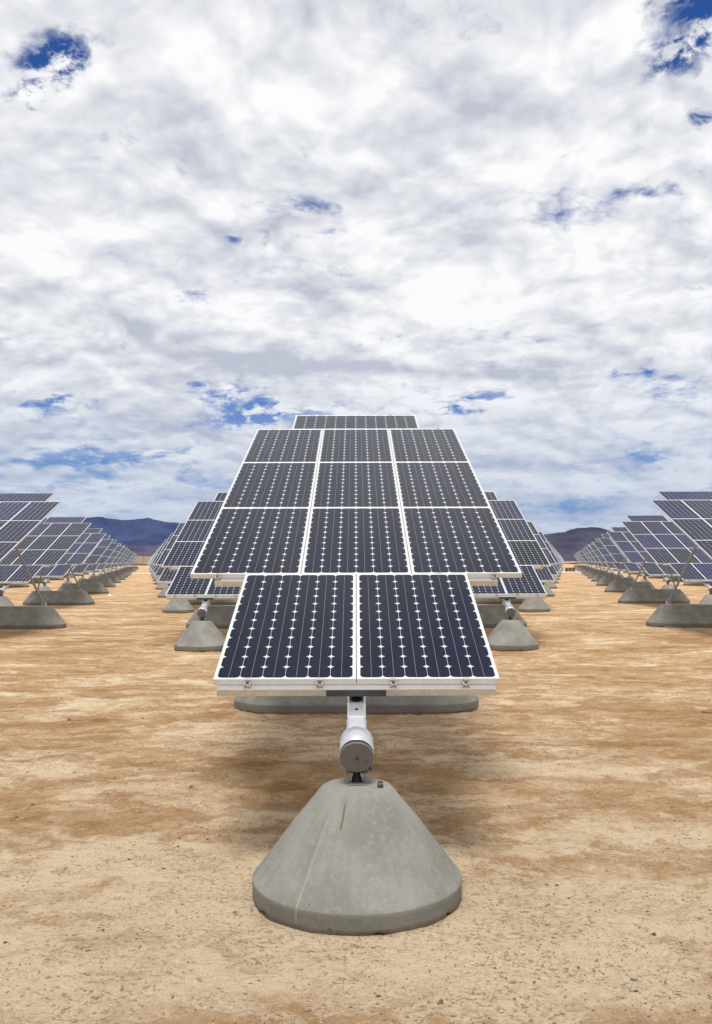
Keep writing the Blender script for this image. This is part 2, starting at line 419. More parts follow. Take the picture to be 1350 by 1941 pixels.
def grid_object(name, X, Y, Z, mat, smooth=True):
    nr, nc = X.shape
    me = bpy.data.meshes.new(name)
    co = np.stack([X, Y, Z], -1).reshape(-1, 3).astype(np.float32)
    idx = np.arange(nr * nc).reshape(nr, nc)
    q = np.stack([idx[:-1, :-1], idx[:-1, 1:], idx[1:, 1:], idx[1:, :-1]], -1).reshape(-1, 4)
    me.vertices.add(len(co)); me.vertices.foreach_set('co', co.ravel())
    me.loops.add(q.size); me.loops.foreach_set('vertex_index', q.ravel().astype(np.int32))
    me.polygons.add(len(q)); me.polygons.foreach_set('loop_start', np.arange(0, q.size, 4, dtype=np.int32))
    me.polygons.foreach_set('loop_total', np.full(len(q), 4, np.int32))
    me.polygons.foreach_set('use_smooth', np.full(len(q), smooth))
    me.update(); me.validate(); me.materials.append(mat)
    o = bpy.data.objects.new(name, me); C.objects.link(o); return o

# ------------------------------------------------------------ ground
ZC, A, B = 4.695, 3.0135, 12.949       # front footing distance, half pitch of the lattice, row pitch
def ground_h(x, y):
    fade = np.clip(1 - (y - 20) / 25, 0, 1) * np.clip(1 - (np.abs(x) - 10) / 8, 0, 1) * np.clip((y + 8) / 4, 0, 1)
    wx = x + .35 * (fbm(x * .8, y * .8, 3, 5) - .5); wy = y + .5 * (fbm(x * .9, y * .9, 3, 9) - .5)
    h = .030 * (fbm(wx * .6, wy * 1.3, 4, 1) - .5)
    h += .026 * (np.abs(fbm(wx * 1.7, wy * 4.2, 5, 2, .55) - .5) * -2 + .35)
    h += .012 * (fbm(x * 9, y * 16, 3, 3, .6) - .5)
    cl = fbm(x * 22, y * 26, 2, 8); pat = np.clip((fbm(x * 1.3, y * 1.9, 3, 21) - .5) * 6, 0, 1)
    h += .016 * np.clip(cl - .60, 0, 1) * 2.5 * pat
    # a little soil pushed up against the near footing
    r = np.hypot(x, y - ZC); h += .016 * np.exp(-((r - .57) / .07) ** 2) * (.4 + 1.2 * fbm(x * 5, y * 5, 2, 31))
    flat = np.clip((np.hypot(x, y - ZC) - .5) / .1, 0, 1)
    h = h * (.4 + .6 * flat)
    return h * fade
ys = [-400, -150, -60, -25, -12, -8, -4, -1, 0, 1, 1.8, 2.4]
y = 2.8
while y < 60: ys.append(y); y += max(.009, y * y / 2902 * 1.25)
while y < 30000: ys.append(y); y *= 1.25
xs = [0.]; st = .011; x = 0.
while x < 3.2: x += st; xs.append(x)
while x < 60: st *= 1.03; x += st; xs.append(x)
while x < 30000: x *= 1.3; xs.append(x)
xs = np.array(sorted([-v for v in xs[1:]] + xs)); ys = np.array(ys)
GX, GY = np.meshgrid(xs, ys)
g = grid_object('ground', GX, GY, ground_h(GX, GY), M['ground'])
tag(g, 'pale tan bare desert soil with brown streaks and small stones', 'ground', kind='structure')

# service road crossing behind the tenth row
n = 120
rx = np.linspace(-140, 140, n); e0 = 131 + 1.2 * (fbm(rx * .09, rx * 0, 3, 4) - .5); e1 = 146 + 1.6 * (fbm(rx * .07, rx * 0 + 5, 3, 6) - .5)
RX = np.stack([rx, rx]); RY = np.stack([e0, e1]); r_ = grid_object('road', RX, RY, RX * 0 + .02, M['road'])
tag(r_, 'pale gravel service road crossing the desert behind the panel rows', 'road', kind='structure')

# ------------------------------------------------------------ hills
def az_of(px): return math.atan((px - 675) / 1703.25)
def ridge(name, prof, r0, r1, mat, seed, rough, label, nr=70, base=0., rp=.55):
    azs = np.linspace(az_of(prof[0][0]), az_of(prof[-1][0]), 420)
    pa = [az_of(p[0]) for p in prof]; el = [max(0, (1064.9 - p[1])) / 1703.25 for p in prof]
    e = np.interp(azs, pa, el)
    tt = np.linspace(0, 1, nr)
    Tm, Am = np.meshgrid(tt, azs, indexing='ij'); Em = np.interp(Am, azs, e)
    r = r0 + (r1 - r0) * Tm
    rpk = r0 + (r1 - r0) * rp
    crest = Em * rpk
    up = np.clip(Tm / rp, 0, 1); dn = np.clip((1 - Tm) / (1 - rp), 0, 1)
    X = np.sin(Am) * r; Y = np.cos(Am) * r
    L = (r1 - r0) * .22
    gul = np.abs(fbm(X / L * 1.6, Y / L * .9, 6, seed, .55) - .5) * 2
    sh = np.where(Tm < rp, up ** 1.35, dn ** .8)
    Z = crest * sh * (1 - rough * gul * (1 - np.abs(2 * sh - 1) ** 6)) 
    Z = Z * (1 + .03 * (fbm(Am * 220, Tm * 4, 3, seed + 3) - .5)) - 3 + base
    o = grid_object(name, X, Y, Z, mat); tag(o, label, 'hills', kind='structure'); return o
ridge('mountain_range', [(-900, 1064), (-600, 1040), (-380, 1004), (-200, 990), (-60, 996), (60, 985), (150, 984), (172, 981.5), (193, 979.5), (205, 984), (228, 986),
      (250, 985), (268, 983), (280, 981), (292, 985), (312, 989), (335, 990), (370, 999), (430, 1008), (520, 1012), (600, 1020), (700, 1024), (800, 1030), (900, 1040), (980, 1052), (1060, 1063)],
      8200, 13500, M['hill_far'], 3, .55, 'long blue mountain range on the horizon left of centre')
ridge('foothills', [(-500, 1060), (-200, 1040), (0, 1034), (120, 1030), (230, 1031), (300, 1033), (380, 1036), (500, 1042), (650, 1050), (760, 1060)],
      5200, 7200, M['hill_near'], 13, .4, 'low brown foothills at the base of the blue mountains')
ridge('desert_mountain', [(820, 1062), (900, 1040), (960, 1024), (1010, 1016), (1036, 1013), (1060, 1010), (1072, 1009), (1082, 1004.5), (1095, 1002), (1110, 1001.5), (1124, 1000.5), (1138, 1002), (1150, 1006),
      (1175, 1014), (1220, 1016), (1300, 1020), (1380, 1026), (1500, 1040), (1650, 1060)],
      3400, 5600, M['hill_near'], 27, .55, 'rounded violet brown mountain on the horizon right of centre')
# the far plain rises gently into a pale outwash fan on the left
azs = np.linspace(az_of(-400), az_of(620), 160); tt = np.linspace(0, 1, 20)
Tm, Am = np.meshgrid(tt, azs, indexing='ij'); r = 900 + 2500 * Tm
ef = np.interp(Am, [azs[0], az_of(150), az_of(300), azs[-1]], [.003, .0080, .0066, .0])
fan = grid_object('outwash_fan', np.sin(Am) * r, np.cos(Am) * r, -.6 + (1.7 + ef * 3400) * Tm ** 1.2 * (1 - .08 * fbm(Am * 60, Tm * 5, 3, 8)), M['fan'])
tag(fan, 'pale sandy slope rising to the blue mountains', 'ground', kind='structure')

# ------------------------------------------------------------ tracker parts (local frame: ground point under the front footing)
TL = 0.3713; ct, stl = math.cos(TL), math.sin(TL)
PB = Vector((0, 0.3624, 1.0519))                      # lowest point of the panels' top face
S_ = Vector((0, ct, stl)); N_ = Vector((0, -stl, ct))
PM = Matrix((( 1, 0, 0, PB.x), (0, S_.y, N_.y, PB.y), (0, S_.z, N_.z, PB.z), (0, 0, 0, 1)))   # panel plane -> local
A0 = Vector((0, -.045, .7075))                        # centre of the lower end cap
TM = Matrix(((1, 0, 0, A0.x), (0, S_.y, N_.y, A0.y), (0, S_.z, N_.z, A0.z), (0, 0, 0, 1)))    # tube frame

MW, ML, MT = .798, 1.559, .037
def module_meshes(ncell_seg=3):
    b = MB()
    zt = -.002
    b.add([(-MW / 2 + .009, .009, zt), (MW / 2 - .009, .009, zt), (MW / 2 - .009, ML - .009, zt), (-MW / 2 + .009, ML - .009, zt)], [(0, 1, 2, 3)], 0)
    pch = .1268; cs = .1246 / 2; ch = .0215
    x0 = -2.5 * pch; y0 = ML / 2 - 5.5 * pch
    for i in range(6):
        for j in range(12):
            cx, cy = x0 + i * pch, y0 + j * pch; pts = []
            csy = .1256 / 2
            for (sx, sy, a0) in ((1, 1, 0), (-1, 1, 90), (-1, -1, 180), (1, -1, 270)):
                # rounded corner of a pseudo-square wafer
                ccx, ccy = cx + sx * (cs - ch), cy + sy * (csy - ch)
                for k in range(ncell_seg + 1):
                    an = R(a0 + 90 * k / ncell_seg)
                    rr = ch * (1.0 if k in (0, ncell_seg) else .93)
                    pts.append((ccx + rr * math.cos(an), ccy + rr * math.sin(an), zt + .0008))
            b.add(pts, [tuple(range(len(pts)))], 1)
        cx = x0 + i * pch
        b.add([(cx - .0011, y0 - cs, zt + .0014), (cx + .0011, y0 - cs, zt + .0014), (cx + .0011, y0 + 11 * pch + cs, zt + .0014), (cx - .0011, y0 + 11 * pch + cs, zt + .0014)], [(0, 1, 2, 3)], 2)
    b.add([(-MW / 2 + .009, .009, -.012), (MW / 2 - .009, .009, -.012), (MW / 2 - .009, ML - .009, -.012), (-MW / 2 + .009, ML - .009, -.012)], [(3, 2, 1, 0)], 0)
    b.box((-.06, ML - .22, -.035), (.06, ML - .12, -.0125), 3)      # junction box on the back
    f = MB(); fw = .012
    f.bbox((-MW / 2, 0, -MT), (MW / 2, fw, 0), .0015)
    f.bbox((-MW / 2, ML - fw, -MT), (MW / 2, ML, 0), .0015)
    f.bbox((-MW / 2, fw + .0002, -MT), (-MW / 2 + fw, ML - fw - .0002, -.0004), .0015)
    f.bbox((MW / 2 - fw, fw + .0002, -MT), (MW / 2, ML - fw - .0002, -.0004), .0015)
    return b, f
LP = 1.5636
def slots():
    for k in (-1, 1): yield (k * .401, 0., False, 0)
    for r in range(3):
        for k in (-1, 0, 1): yield (k * .802, LP * (r + 1), False, r + 1)
    yield (0., LP * 4 + .004, True, 4)

def footing(b, L, n=96, jag=True, cy=0., seed=0):
    rnd = random.Random(seed)
    prof = [(.485, -.03), (.490, .004), (.529, .006), (.532, .04), (.5335, .085), (.5345, .104), (.531, .111), (.520, .1215),
            (.43, .238), (.32, .383), (.226, .494), (.191, .5375), (.178, .551), (.162, .5585), (.12, .560)]
    ph = [rnd.uniform(0, 6.3) for _ in range(6)]
    rings = []
    for pi_, (r, z) in enumerate(prof):
        ring = []
        for k in range(n):
            an = 2 * PI * (k + .5) / n
            c_, s_ = math.cos(an), math.sin(an)
            jr = .0016 * math.sin(3 * an + ph[0]) + .0012 * math.sin(7 * an + ph[1])
            zz = z
            if jag and pi_ in (1, 2):
                q = .5 + .5 * math.sin(5 * an + ph[2]) * math.sin(11 * an + ph[3])
                zz = -.010 + .036 * q * q + rnd.uniform(-.006, .009)
                if pi_ == 2: jr += rnd.uniform(-.006, .004)
                zz = min(zz, .03)
            if jag and pi_ in (5, 6): jr += rnd.uniform(-.0009, .0009)
            x = c_ * (r + jr) + (L if c_ > 0 else -L)
            ring.append((x, cy + s_ * (r + jr), zz))
        rings.append(ring)
    vs = [v for r in rings for v in r]; fs = []
    for j in range(len(rings) - 1):
        for k in range(n): fs.append((j * n + k, j * n + (k + 1) % n, (j + 1) * n + (k + 1) % n, (j + 1) * n + k))
    fs.append(tuple((len(rings) - 1) * n + k for k in range(n)))
    b.add(vs, fs, 0, True)

BY = 5.968                                         # ballast centre behind the footing
leg_t = (BY + .045) * ct + (.56 - .7075) * stl      # where the leg frame meets the tube
def leg_pts(sg):
    top = TM @ Vector((sg * .10, leg_t, -.01)); return Vector((sg * .87, BY, .60)), top
protos = {}
def add_clip(b, x, s):
    # small cast clamp on the rail flange: two cheeks, a bridge and bolts
    b.bbox((x - .019, s - .034, -.0372), (x - .008, s - .001, -.012), .002, 0, PM)
    b.bbox((x + .008, s - .034, -.0372), (x + .019, s - .001, -.012), .002, 0, PM)
    b.bbox((x - .0075, s - .026, -.0372), (x + .0075, s - .003, -.024), .002, 0, PM)
    b.bbox((x - .017, s - .012, -.0118), (x + .017, s + .006, .003), .002, 0, PM)
    for q in (-.0135, .0135): b.cyl(PM @ Vector((x + q, s - .038, -.026)), PM @ Vector((x + q, s - .0342, -.026)), .0045, 6)

def make_tracker(front=False):
    root = empty('solar_tracker')
    # concrete
    b = MB(); footing(b, 0., seed=1); b.build('concrete_footing', M['concrete_d'] if front else M['concrete'], root)
    b = MB(); footing(b, .90, n=96, seed=2)
    o = b.build('ballast', M['concrete'], root); o.location = (0, BY, 0)
    # tube
    b = MB()
    b.bbox((-.052, .1585, -.055), (.052, .30, .0565), .012, 0, TM)
    b.bbox((-.0505, .30, -.053), (.0505, .62, .0545), .010, 0, TM)
    b.cyl(TM @ Vector((0, .6205, 0)), TM @ Vector((0, 7.25, 0)), .058, 20)
    tube = b.build('torque_tube', M['galv'], root)
    for (t_, r_a) in ((.487, .0300), (.378, .0105)):       # dark openings in the top wall of the beam
        h = MB(); n = 24; zt_ = .0545
        ring = lambda rr, z: [TM @ Vector((rr * math.cos(2 * PI * k / n), t_ + rr * math.sin(2 * PI * k / n), z)) for k in range(n)]
        vs = ring(r_a * 1.06, zt_ + .0006) + ring(r_a, zt_ + .0012) + ring(r_a * .93, zt_ + .0008)
        fs = [(j * n + k, j * n + (k + 1) % n, (j + 1) * n + (k + 1) % n, (j + 1) * n + k) for j in range(2) for k in range(n)]
        fs.append(tuple(2 * n + k for k in range(n)))
        h.add(vs, fs, 0, False)
        h.build('tube_hole', M['black'], tube)
    # lower bearing
    b = MB()
    b.cyl(TM @ Vector((0, .028, 0)), TM @ Vector((0, .150, 0)), .0885, 48, bev=.002)
    b.cyl(TM @ Vector((0, .1505, 0)), TM @ Vector((0, .158, 0)), .078, 32)
    bh = b.build('bearing_housing', M['galv'], root)
    b = MB(); b.cyl(TM @ Vector((0, .007, 0)), TM @ Vector((0, .0278, 0)), .073, 40); b.build('rubber_seal', M['black'], bh)
    b = MB(); b.cyl(TM @ Vector((0, -.006, 0)), TM @ Vector((0, .0068, 0)), .0865, 48, bev=.0015)
    b.cyl(TM @ Vector((0, -.011, -.004)), TM @ Vector((0, -.0062, -.004)), .008, 6)
    cap = b.build('end_cap', M['capm'], bh)
    for (xx, zz, rr, y0_, y1_) in ((.048, -.022, .0062, -.0072, -.0062), (.070, -.074, .011, .0, .03), (.004, -.002, .010, -.0128, -.0112)):
        b = MB(); b.cyl(TM @ Vector((xx, y0_, zz)), TM @ Vector((xx, y1_, zz)), rr, 8); b.build('cap_bolt', M['dark'], cap)
    # fork that carries the bearing
    b = MB()
    b.bbox((-.050, -.03, .5600), (.050, .075, .5665), .0015)
    b.bbox((-.046, -.012, .5667), (-.038, .060, .640), .0015)
    b.bbox((.038, -.012, .5667), (.046, .060, .640), .0015)
    b.cyl((-.056, .03, .618), (.056, .03, .618), .008, 8)
    fk = b.build('support_fork', M['capm'], root)
    b = MB(); b.cyl((0, .03, .567), (0, .03, .592), .026, 12); b.cyl((0, .03, .5925), (0, .03, .645), .019, 12); b.build('pivot', M['black'], fk)
    b = MB(); b.bbox((.105, -.075, .5585), (.135, -.045, .582), .005); b.cyl((.12, -.06, .5822), (.12, -.06, .590), .012, 6); b.build('anchor_stub', M['dark'], root)
    # rails
    for (s0, hw, cl) in ((0., .775, (-.607, -.205, .205, .61)), (LP, 1.02, (-1.0, -.60, .60, 1.0)), (2 * LP, 1.02, ()), (3 * LP, 1.02, ()), (4 * LP, 1.02, ()), (4 * LP + .80, .70, ())):
        b = MB()
        if s0 < .1 or abs(s0 - LP) < .01:
            b.bbox((-hw, s0 - .050, -.080), (hw, s0 - .047, -.0412), .0008, 0, PM)    # front web
            b.bbox((-hw, s0 - .050, -.0410), (hw, s0 + .03, -.0380), .0008, 0, PM)    # top flange
            b.bbox((-hw, s0 - .0468, -.080), (hw, s0 + .03, -.077), .0008, 0, PM)
        else:
            b.bbox((-hw, s0 - .022, -.080), (hw, s0 + .022, -.0380), .002, 0, PM)
        rl = b.build('rail', M['rail'], root)
        for x in cl:
            c_ = MB(); add_clip(c_, x, s0); c_.build('clip', M['clip'], rl)
        if s0 >= 4 * LP:
            for x in ((-1.0, 1.0) if hw > 1 else (-.45, .45)):
                e = ML * 0; c_ = MB(); c_.bbox((x - .016, s0 + (.012 if hw < 1 else -.004), -.0375), (x + .016, s0 + (.030 if hw < 1 else .014), .012), .002, 0, PM)
                c_.build('clip', M['clip'], rl)
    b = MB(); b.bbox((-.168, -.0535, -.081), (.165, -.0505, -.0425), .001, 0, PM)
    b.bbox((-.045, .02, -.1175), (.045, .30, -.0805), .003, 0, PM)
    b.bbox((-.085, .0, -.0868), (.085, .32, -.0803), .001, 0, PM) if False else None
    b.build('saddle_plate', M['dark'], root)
    # legs
    for sg in (-1, 1):
        p0, p1 = leg_pts(sg); d = (p1 - p0).normalized()
        b = MB(); b.cyl(p0, p1, .030, 14); b.cyl(p0 + d * 1.30, p0 + d * 1.9, .0345, 14)
        b.cyl(p0 + d * 1.22 + Vector((-.045, 0, 0)), p0 + d * 1.22 + Vector((.045, 0, 0)), .013, 6)
        lg = b.build('leg', M['leg'], root)
        b = MB(); b.bbox((sg * .87 - .07, BY - .06, .5600), (sg * .87 + .07, BY + .06, .5700), .002)
        b.bbox((sg * .87 - .050, BY - .045, .5702), (sg * .87 - .036, BY + .045, .650), .003)
        b.bbox((sg * .87 + .036, BY - .045, .5702), (sg * .87 + .050, BY + .045, .650), .003)
        b.cyl((sg * .87 - .065, BY, .615), (sg * .87 + .065, BY, .615), .012, 8)
        b.build('foot_bracket', M['galv'], lg)
    b = MB(); b.cyl(TM @ Vector((0, leg_t - .06, 0)), TM @ Vector((0, leg_t + .06, 0)), .085, 28)
    b.bbox((-.16, leg_t - .02, -.06), (.16, leg_t + .02, .03), .004, 0, TM)
    b.build('upper_bearing', M['galv'], root)
    # modules
    mb, fb = module_meshes()
    m0 = mb.build('solar_panel', [M['sheet'], M['cell'], M['line'], M['black']], root)
    f0 = fb.build('panel_frame', M['frame'], m0)
    first = True
    for (x, s, land, row) in slots():
        if first: m = m0; first = False
        else:
            m = m0.copy(); C.objects.link(m); m.parent = root
            f = f0.copy(); C.objects.link(f); f.parent = m
        if land: m.matrix_local = PM @ Matrix.Translation((ML / 2, s + MW / 2, 0)) @ Matrix.Rotation(R(90), 4, 'Z')
        else: m.matrix_local = PM @ Matrix.Translation((x, s, 0))
        m['slot'] = row
    return root

def simple_tracker():
    """tracker for distances where its parts no longer read"""
    b = MB()
    mb, fb = module_meshes(1)
    for (x, s, land, row) in slots():
        mt = PM @ (Matrix.Translation((ML / 2, s + MW / 2, 0)) @ Matrix.Rotation(R(90), 4, 'Z') if land else Matrix.Translation((x, s, 0)))
        for src, off in ((mb, 0), (fb, 3)):
            vs = [mt @ Vector(v) for v in src.v]; o = len(b.v); b.v += [tuple(v) for v in vs]
            for f, mi in zip(src.f, src.m): b.f.append(tuple(o + k for k in f)); b.m.append(3 if off else min(mi, 2)); b.sm.append(False)
    def foot(L, cy):
        q = MB(); footing(q, L, 20, False, cy); o = len(b.v); b.v += q.v
        for f in q.f: b.f.append(tuple(o + k for k in f)); b.m.append(4); b.sm.append(True)
    foot(0, 0); foot(.9, BY)
    b.cyl(TM @ Vector((0, 0, 0)), TM @ Vector((0, .15, 0)), .088, 12, 3)
    b.cyl(TM @ Vector((0, .15, 0)), TM @ Vector((0, 7.2, 0)), .056, 8, 3)
    b.box((-.045, -.04, .56), (.045, .04, .66), 5)
    for s0 in (0., LP): b.box((-.775 if s0 == 0 else -1.02, s0 - .05, -.080), (.775 if s0 == 0 else 1.02, s0 + .04, -.038), 3, PM)
    for sg in (-1, 1):
        p0, p1 = leg_pts(sg); b.cyl(p0, p1, .032, 8, 5)
    return b.build('solar_tracker', [M['sheet'], M['cell'], M['line'], M['frame'], M['concrete'], M['leg']])

def copy_tree(o, parent=None):
    c = o.copy(); C.objects.link(c); c.parent = parent
    for ch in list(o.children): copy_tree(ch, c)
    return c
def colour_modules(root, rnd, q=1.0):
    for m in root.children:
        if m.name.startswith('solar_panel'):
            k = rnd.uniform(.75, 1.35); bl = rnd.uniform(.9, 1.7) * q
            m.color = (k * .78, k * .95, k * bl, 1)

ORD = ['', 'first', 'second', 'third', 'fourth', 'fifth', 'sixth', 'seventh', 'eighth', 'ninth', 'tenth', 'eleventh', 'twelfth', 'thirteenth', 'fourteenth',
       'fifteenth', 'sixteenth', 'seventeenth', 'eighteenth', 'nineteenth', 'twentieth']
def label_for(i, j):
    if j == 0: return 'nearest and largest solar panel array on a cone footing in the centre foreground'
    if i == 0: return 'solar array directly behind the nearest one, %s row back from it' % ORD[j]
    n = (abs(i) + 1) // 2 if j % 2 else abs(i) // 2
    side = 'left' if i < 0 else 'right'
    if abs(i) == j: return 'solar array of the central block at its %s edge, %s row behind the nearest' % (side, ORD[j])
    if abs(i) < j: return 'solar array inside the central block, %s row back, %s to the %s of centre' % (ORD[j], ORD[n], side)
    m = (abs(i) - j) // 2
    return 'solar array %s of the %s aisle, %s back row, %s from that aisle' % (side, side, ORD[j], ORD[m])
front = make_tracker(True); proto = None
front.location = (0, ZC, 0)
tag(front, label_for(0, 0), 'solar tracker', 'tilted solar trackers standing in staggered rows')
rnd = random.Random(7)
colour_modules(front, rnd)
for m in front.children:      # one noticeably bluer, darker panel in the middle of the second row; pair below dark too
    if m.name.startswith('solar_panel'):
        m.color = (.60, .75, 1.05, 1)
        if m['slot'] == 1 and abs(m.location.x) < .1:
            m.color = (.15, .38, .95, 1); m['label'] = 'darker navy blue panel'
far = None
GROUP = 'tilted solar trackers standing in staggered rows'
for j in range(1, 19):
    for i in range(-30, 31):
        if (i + j) % 2: continue
        X = i * A; Y = ZC + j * B
        if j == 10: continue                         # the service road
        # seen through the frame at all?
        zt = Y + 6.6
        lx = (abs(X) - 1.3) / zt; 
        if lx > .405: continue
        if j == 1 and abs(i) > 3: continue
        if abs(i) < j and j > 2: continue                 # wholly behind the nearest trackers of the central block
        if abs(i) < j and i != 0: continue
        if abs(i) - j > 8 and j > 6: continue
        if j > 9 and (abs(i) - j > 4): continue
        if j <= 5:
            if proto is None:
                proto = copy_tree(front); o = proto
                for ch in proto.children:
                    if ch.name.startswith('concrete_footing'): ch.data = ch.data.copy(); ch.data.materials[0] = M['concrete']
                    if 'label' in ch: del ch['label']
            else: o = copy_tree(proto)
            colour_modules(o, rnd, 1.6 if abs(i) > j else 1.0)  # side blocks bluer: blue sky reflection tinted into their cell colour
        else:
            if far is None: far = simple_tracker(); o = far
            else: o = far.copy(); C.objects.link(o)
            k = rnd.uniform(.8, 1.3); o.color = (k * .8, k, k * rnd.uniform(1.1, 1.8), 1)
        o.location = (X, Y, 0)
        if j > 1: o.rotation_euler = (0, 0, R(rnd.uniform(-.35, .35)))
        tag(o, label_for(i, j), 'solar tracker', GROUP)
for o in list(C.objects):
    if 'slot' in o: del o['slot']

# ------------------------------------------------------------ small things
def ground_pt(u, v):
    a = (u - 675) / 1703.25; b_ = (970.5 - v) / 1703.25
    c, s = math.cos(pitch), math.sin(pitch)
    d = Vector((a, c - b_ * s, s + b_ * c)); t = -cam_h / d.z
    x, y = d.x * t, d.y * t
    return x, y, float(ground_h(np.array([x]), np.array([y]))[0])
def rock_mesh(seed, sx, sy, sz, sub=2):
    rn = random.Random(seed)
    import bmesh
    bm = bmesh.new(); bmesh.ops.create_icosphere(bm, subdivisions=sub, radius=1.)
    ph = [Vector((rn.gauss(0, 1), rn.gauss(0, 1), rn.gauss(0, 1))).normalized() for _ in range(7)]; am = [rn.uniform(.5, .95) for _ in ph]
    for v in bm.verts:
        p = v.co.copy()
        for q, a in zip(ph, am):            # planar cuts give broken facets
            d = p.dot(q)
            if d > a: p -= q * (d - a)
        v.co = Vector((p.x * sx, p.y * sy, p.z * sz))
    return bm
def stone(u, v, sx, sy, sz, mat, label, seed):
    import bmesh
    x, y, z = ground_pt(u, v); bm = rock_mesh(seed, sx, sy, sz)
    me = bpy.data.meshes.new('stone'); bm.to_mesh(me); bm.free(); me.materials.append(M[mat])
    o = bpy.data.objects.new('stone', me); C.objects.link(o); o.location = (x, y, z + sz * .25); o.rotation_euler = (0, 0, seed * .7)
    tag(o, label, 'stone', 'loose stones on the desert soil')
stone(968, 1867, .024, .014, .009, 'st_grey', 'flat grey two-toned stone in the pale soil near the bottom edge', 1)
stone(947, 1776, .021, .012, .007, 'st_grey', 'flat pale grey stone on soil right of the front footing', 2)
stone(1019, 1862, .010, .009, .007, 'st_red', 'small rusty stone right of the flat two-toned grey stone', 3)
stone(1238, 1773, .010, .008, .010, 'st_dark', 'small dark stone beside the thin curved twig', 4)
stone(1157, 1835, .010, .007, .006, 'st_grey', 'small grey stone in pale soil left of and below the twig', 5)
stone(832, 1908, .020, .012, .012, 'st_dark', 'dark lump at the bottom edge below the front footing', 6)
stone(1096, 1738, .018, .010, .006, 'st_grey', 'flat bluish stone on soil further right of the front footing', 7)
stone(940, 1635, .022, .012, .008, 'st_tan', 'tan flat clod beside the right side of the front footing', 8)
stone(1077, 1704, .008, .007, .005, 'st_dark', 'tiny dark stone between two flat grey stones on the right', 9)
stone(1225, 1735, .009, .007, .006, 'st_dark', 'dark pebble up and left of the thin twig', 10)
stone(357, 1497, .040, .028, .026, 'st_tan', 'pale tan rock lying on the shaded soil left of the footing', 11)
stone(1034, 1677, .015, .010, .008, 'st_red', 'reddish clod on soil right of the front footing', 12)
stone(955, 1820, .008, .006, .005, 'st_red', 'small reddish pebble below the flat pale grey stone', 13)
stone(936, 1836, .008, .007, .006, 'st_dark', 'dark pebble above and left of the two-toned stone', 14)
stone(130, 1364, .030, .02, .02, 'st_red', 'dark reddish clod on open soil at left', 15)
stone(115, 1324, .022, .02, .016, 'st_red', 'reddish clod above another clod on open soil at left', 16)
stone(60, 1524, .016, .012, .010, 'st_dark', 'small dark pebble on pale soil near the left edge', 17)
stone(750, 1290 + 215, .022, .014, .012, 'st_dark', 'dark clod just right of the top of the front footing', 18)

# gravel: countless small bits
import bmesh
gb_v = []; gb_f = []; gb_m = []
rn = random.Random(12)
bases = []
for k in range(6):
    bm = rock_mesh(50 + k, 1, rn.uniform(.6, .9), rn.uniform(.4, .7), 1)
    bases.append(([v.co.copy() for v in bm.verts], [tuple(v.index for v in f.verts) for f in bm.faces])); bm.free()
pts = []
for k in range(9000):
    v_ = 1115 + (1960 - 1115) * rn.random() ** .75; u_ = rn.uniform(-60, 1410)
    pts.append((u_, v_))
xy = np.array([ground_pt(*p)[:2] for p in pts])
patch = fbm(xy[:, 0] * .9, xy[:, 1] * 1.3, 4, 77)
gz = ground_h(xy[:, 0], xy[:, 1])
for (x, y), pz, z in zip(xy, patch, gz):
    if pz < .46 and rn.random() < .75: continue
    if math.hypot(x, y - ZC) < .56: continue
    sz = min(.016, .0022 + abs(rn.gauss(0, .0022)) * (1 + y * .12)) * (1.0 if y < 9 else 1.3)
    vs, fs = bases[rn.randrange(6)]; an = rn.uniform(0, 6.3); c_, s_ = math.cos(an), math.sin(an); o = len(gb_v)
    sx = sz * rn.uniform(1, 1.7)
    for v in vs: gb_v.append((x + (v.x * c_ * sx - v.y * s_ * sz), y + (v.x * s_ * sx + v.y * c_ * sz), z + v.z * sz + sz * .15))
    mi = rn.choice((0, 1, 2, 2, 2, 2, 3, 3, 3, 2))
    for f in fs: gb_f.append(tuple(o + q for q in f)); gb_m.append(mi)
me = bpy.data.meshes.new('gravel'); me.from_pydata(gb_v, [], gb_f); me.update()
for k in ('st_grey', 'st_dark', 'st_tan', 'st_red'): me.materials.append(M[k])
me.polygons.foreach_set('material_index', gb_m)
go = bpy.data.objects.new('gravel', me); C.objects.link(go)
tag(go, 'scattered tiny stones and clods strewn over the tan soil', 'gravel', kind='stuff')

def lath(u, v, L, rot, label):
    x, y, z = ground_pt(u, v); b = MB()
    n = 6; w_ = .045; th = .018; vs = []; fs = []
    for k in range(n + 1):
        t = (k / n - .5) * L; bend = .02 * math.sin(k * 1.1) ; ww = w_ * (1 if 0 < k < n else .7)
        for (a_, b_) in ((-ww / 2, 0), (ww / 2, 0), (ww / 2, th), (-ww / 2, th)): vs.append((t, a_ + bend, b_ + .01 * math.sin(k * .9)))
    for k in range(n):
        for q in range(4): fs.append((k * 4 + q, k * 4 + (q + 1) % 4, (k + 1) * 4 + (q + 1) % 4, (k + 1) * 4 + q))
    fs += [(0, 1, 2, 3), tuple(n * 4 + q for q in (3, 2, 1, 0))]
    b.add(vs, fs, 0); o = b.build('wood_scrap', M['wood'], None); o.location = (x, y, z + .012); o.rotation_euler = (0, 0, rot)
    tag(o, label, 'wood scrap', 'scraps of wood on the soil')
lath(292, 1221, .42, .1, 'yellowish wood scrap on soil left of the central block front cone')
lath(297, 1169, .55, -.05, 'left one of two pale wood scraps beside a small cone footing')
lath(322, 1171, .60, .12, 'right one of two pale wood scraps beside a small cone footing')
lath(1148, 1202, .45, -.15, 'yellowish wood scrap on open soil in the right aisle')
lath(1276, 1192, .45, .02, 'pale wood scrap just in front of the right ballast block')
lath(1346, 1353, .20, .3, 'yellowish wood scrap at the right edge of the soil')
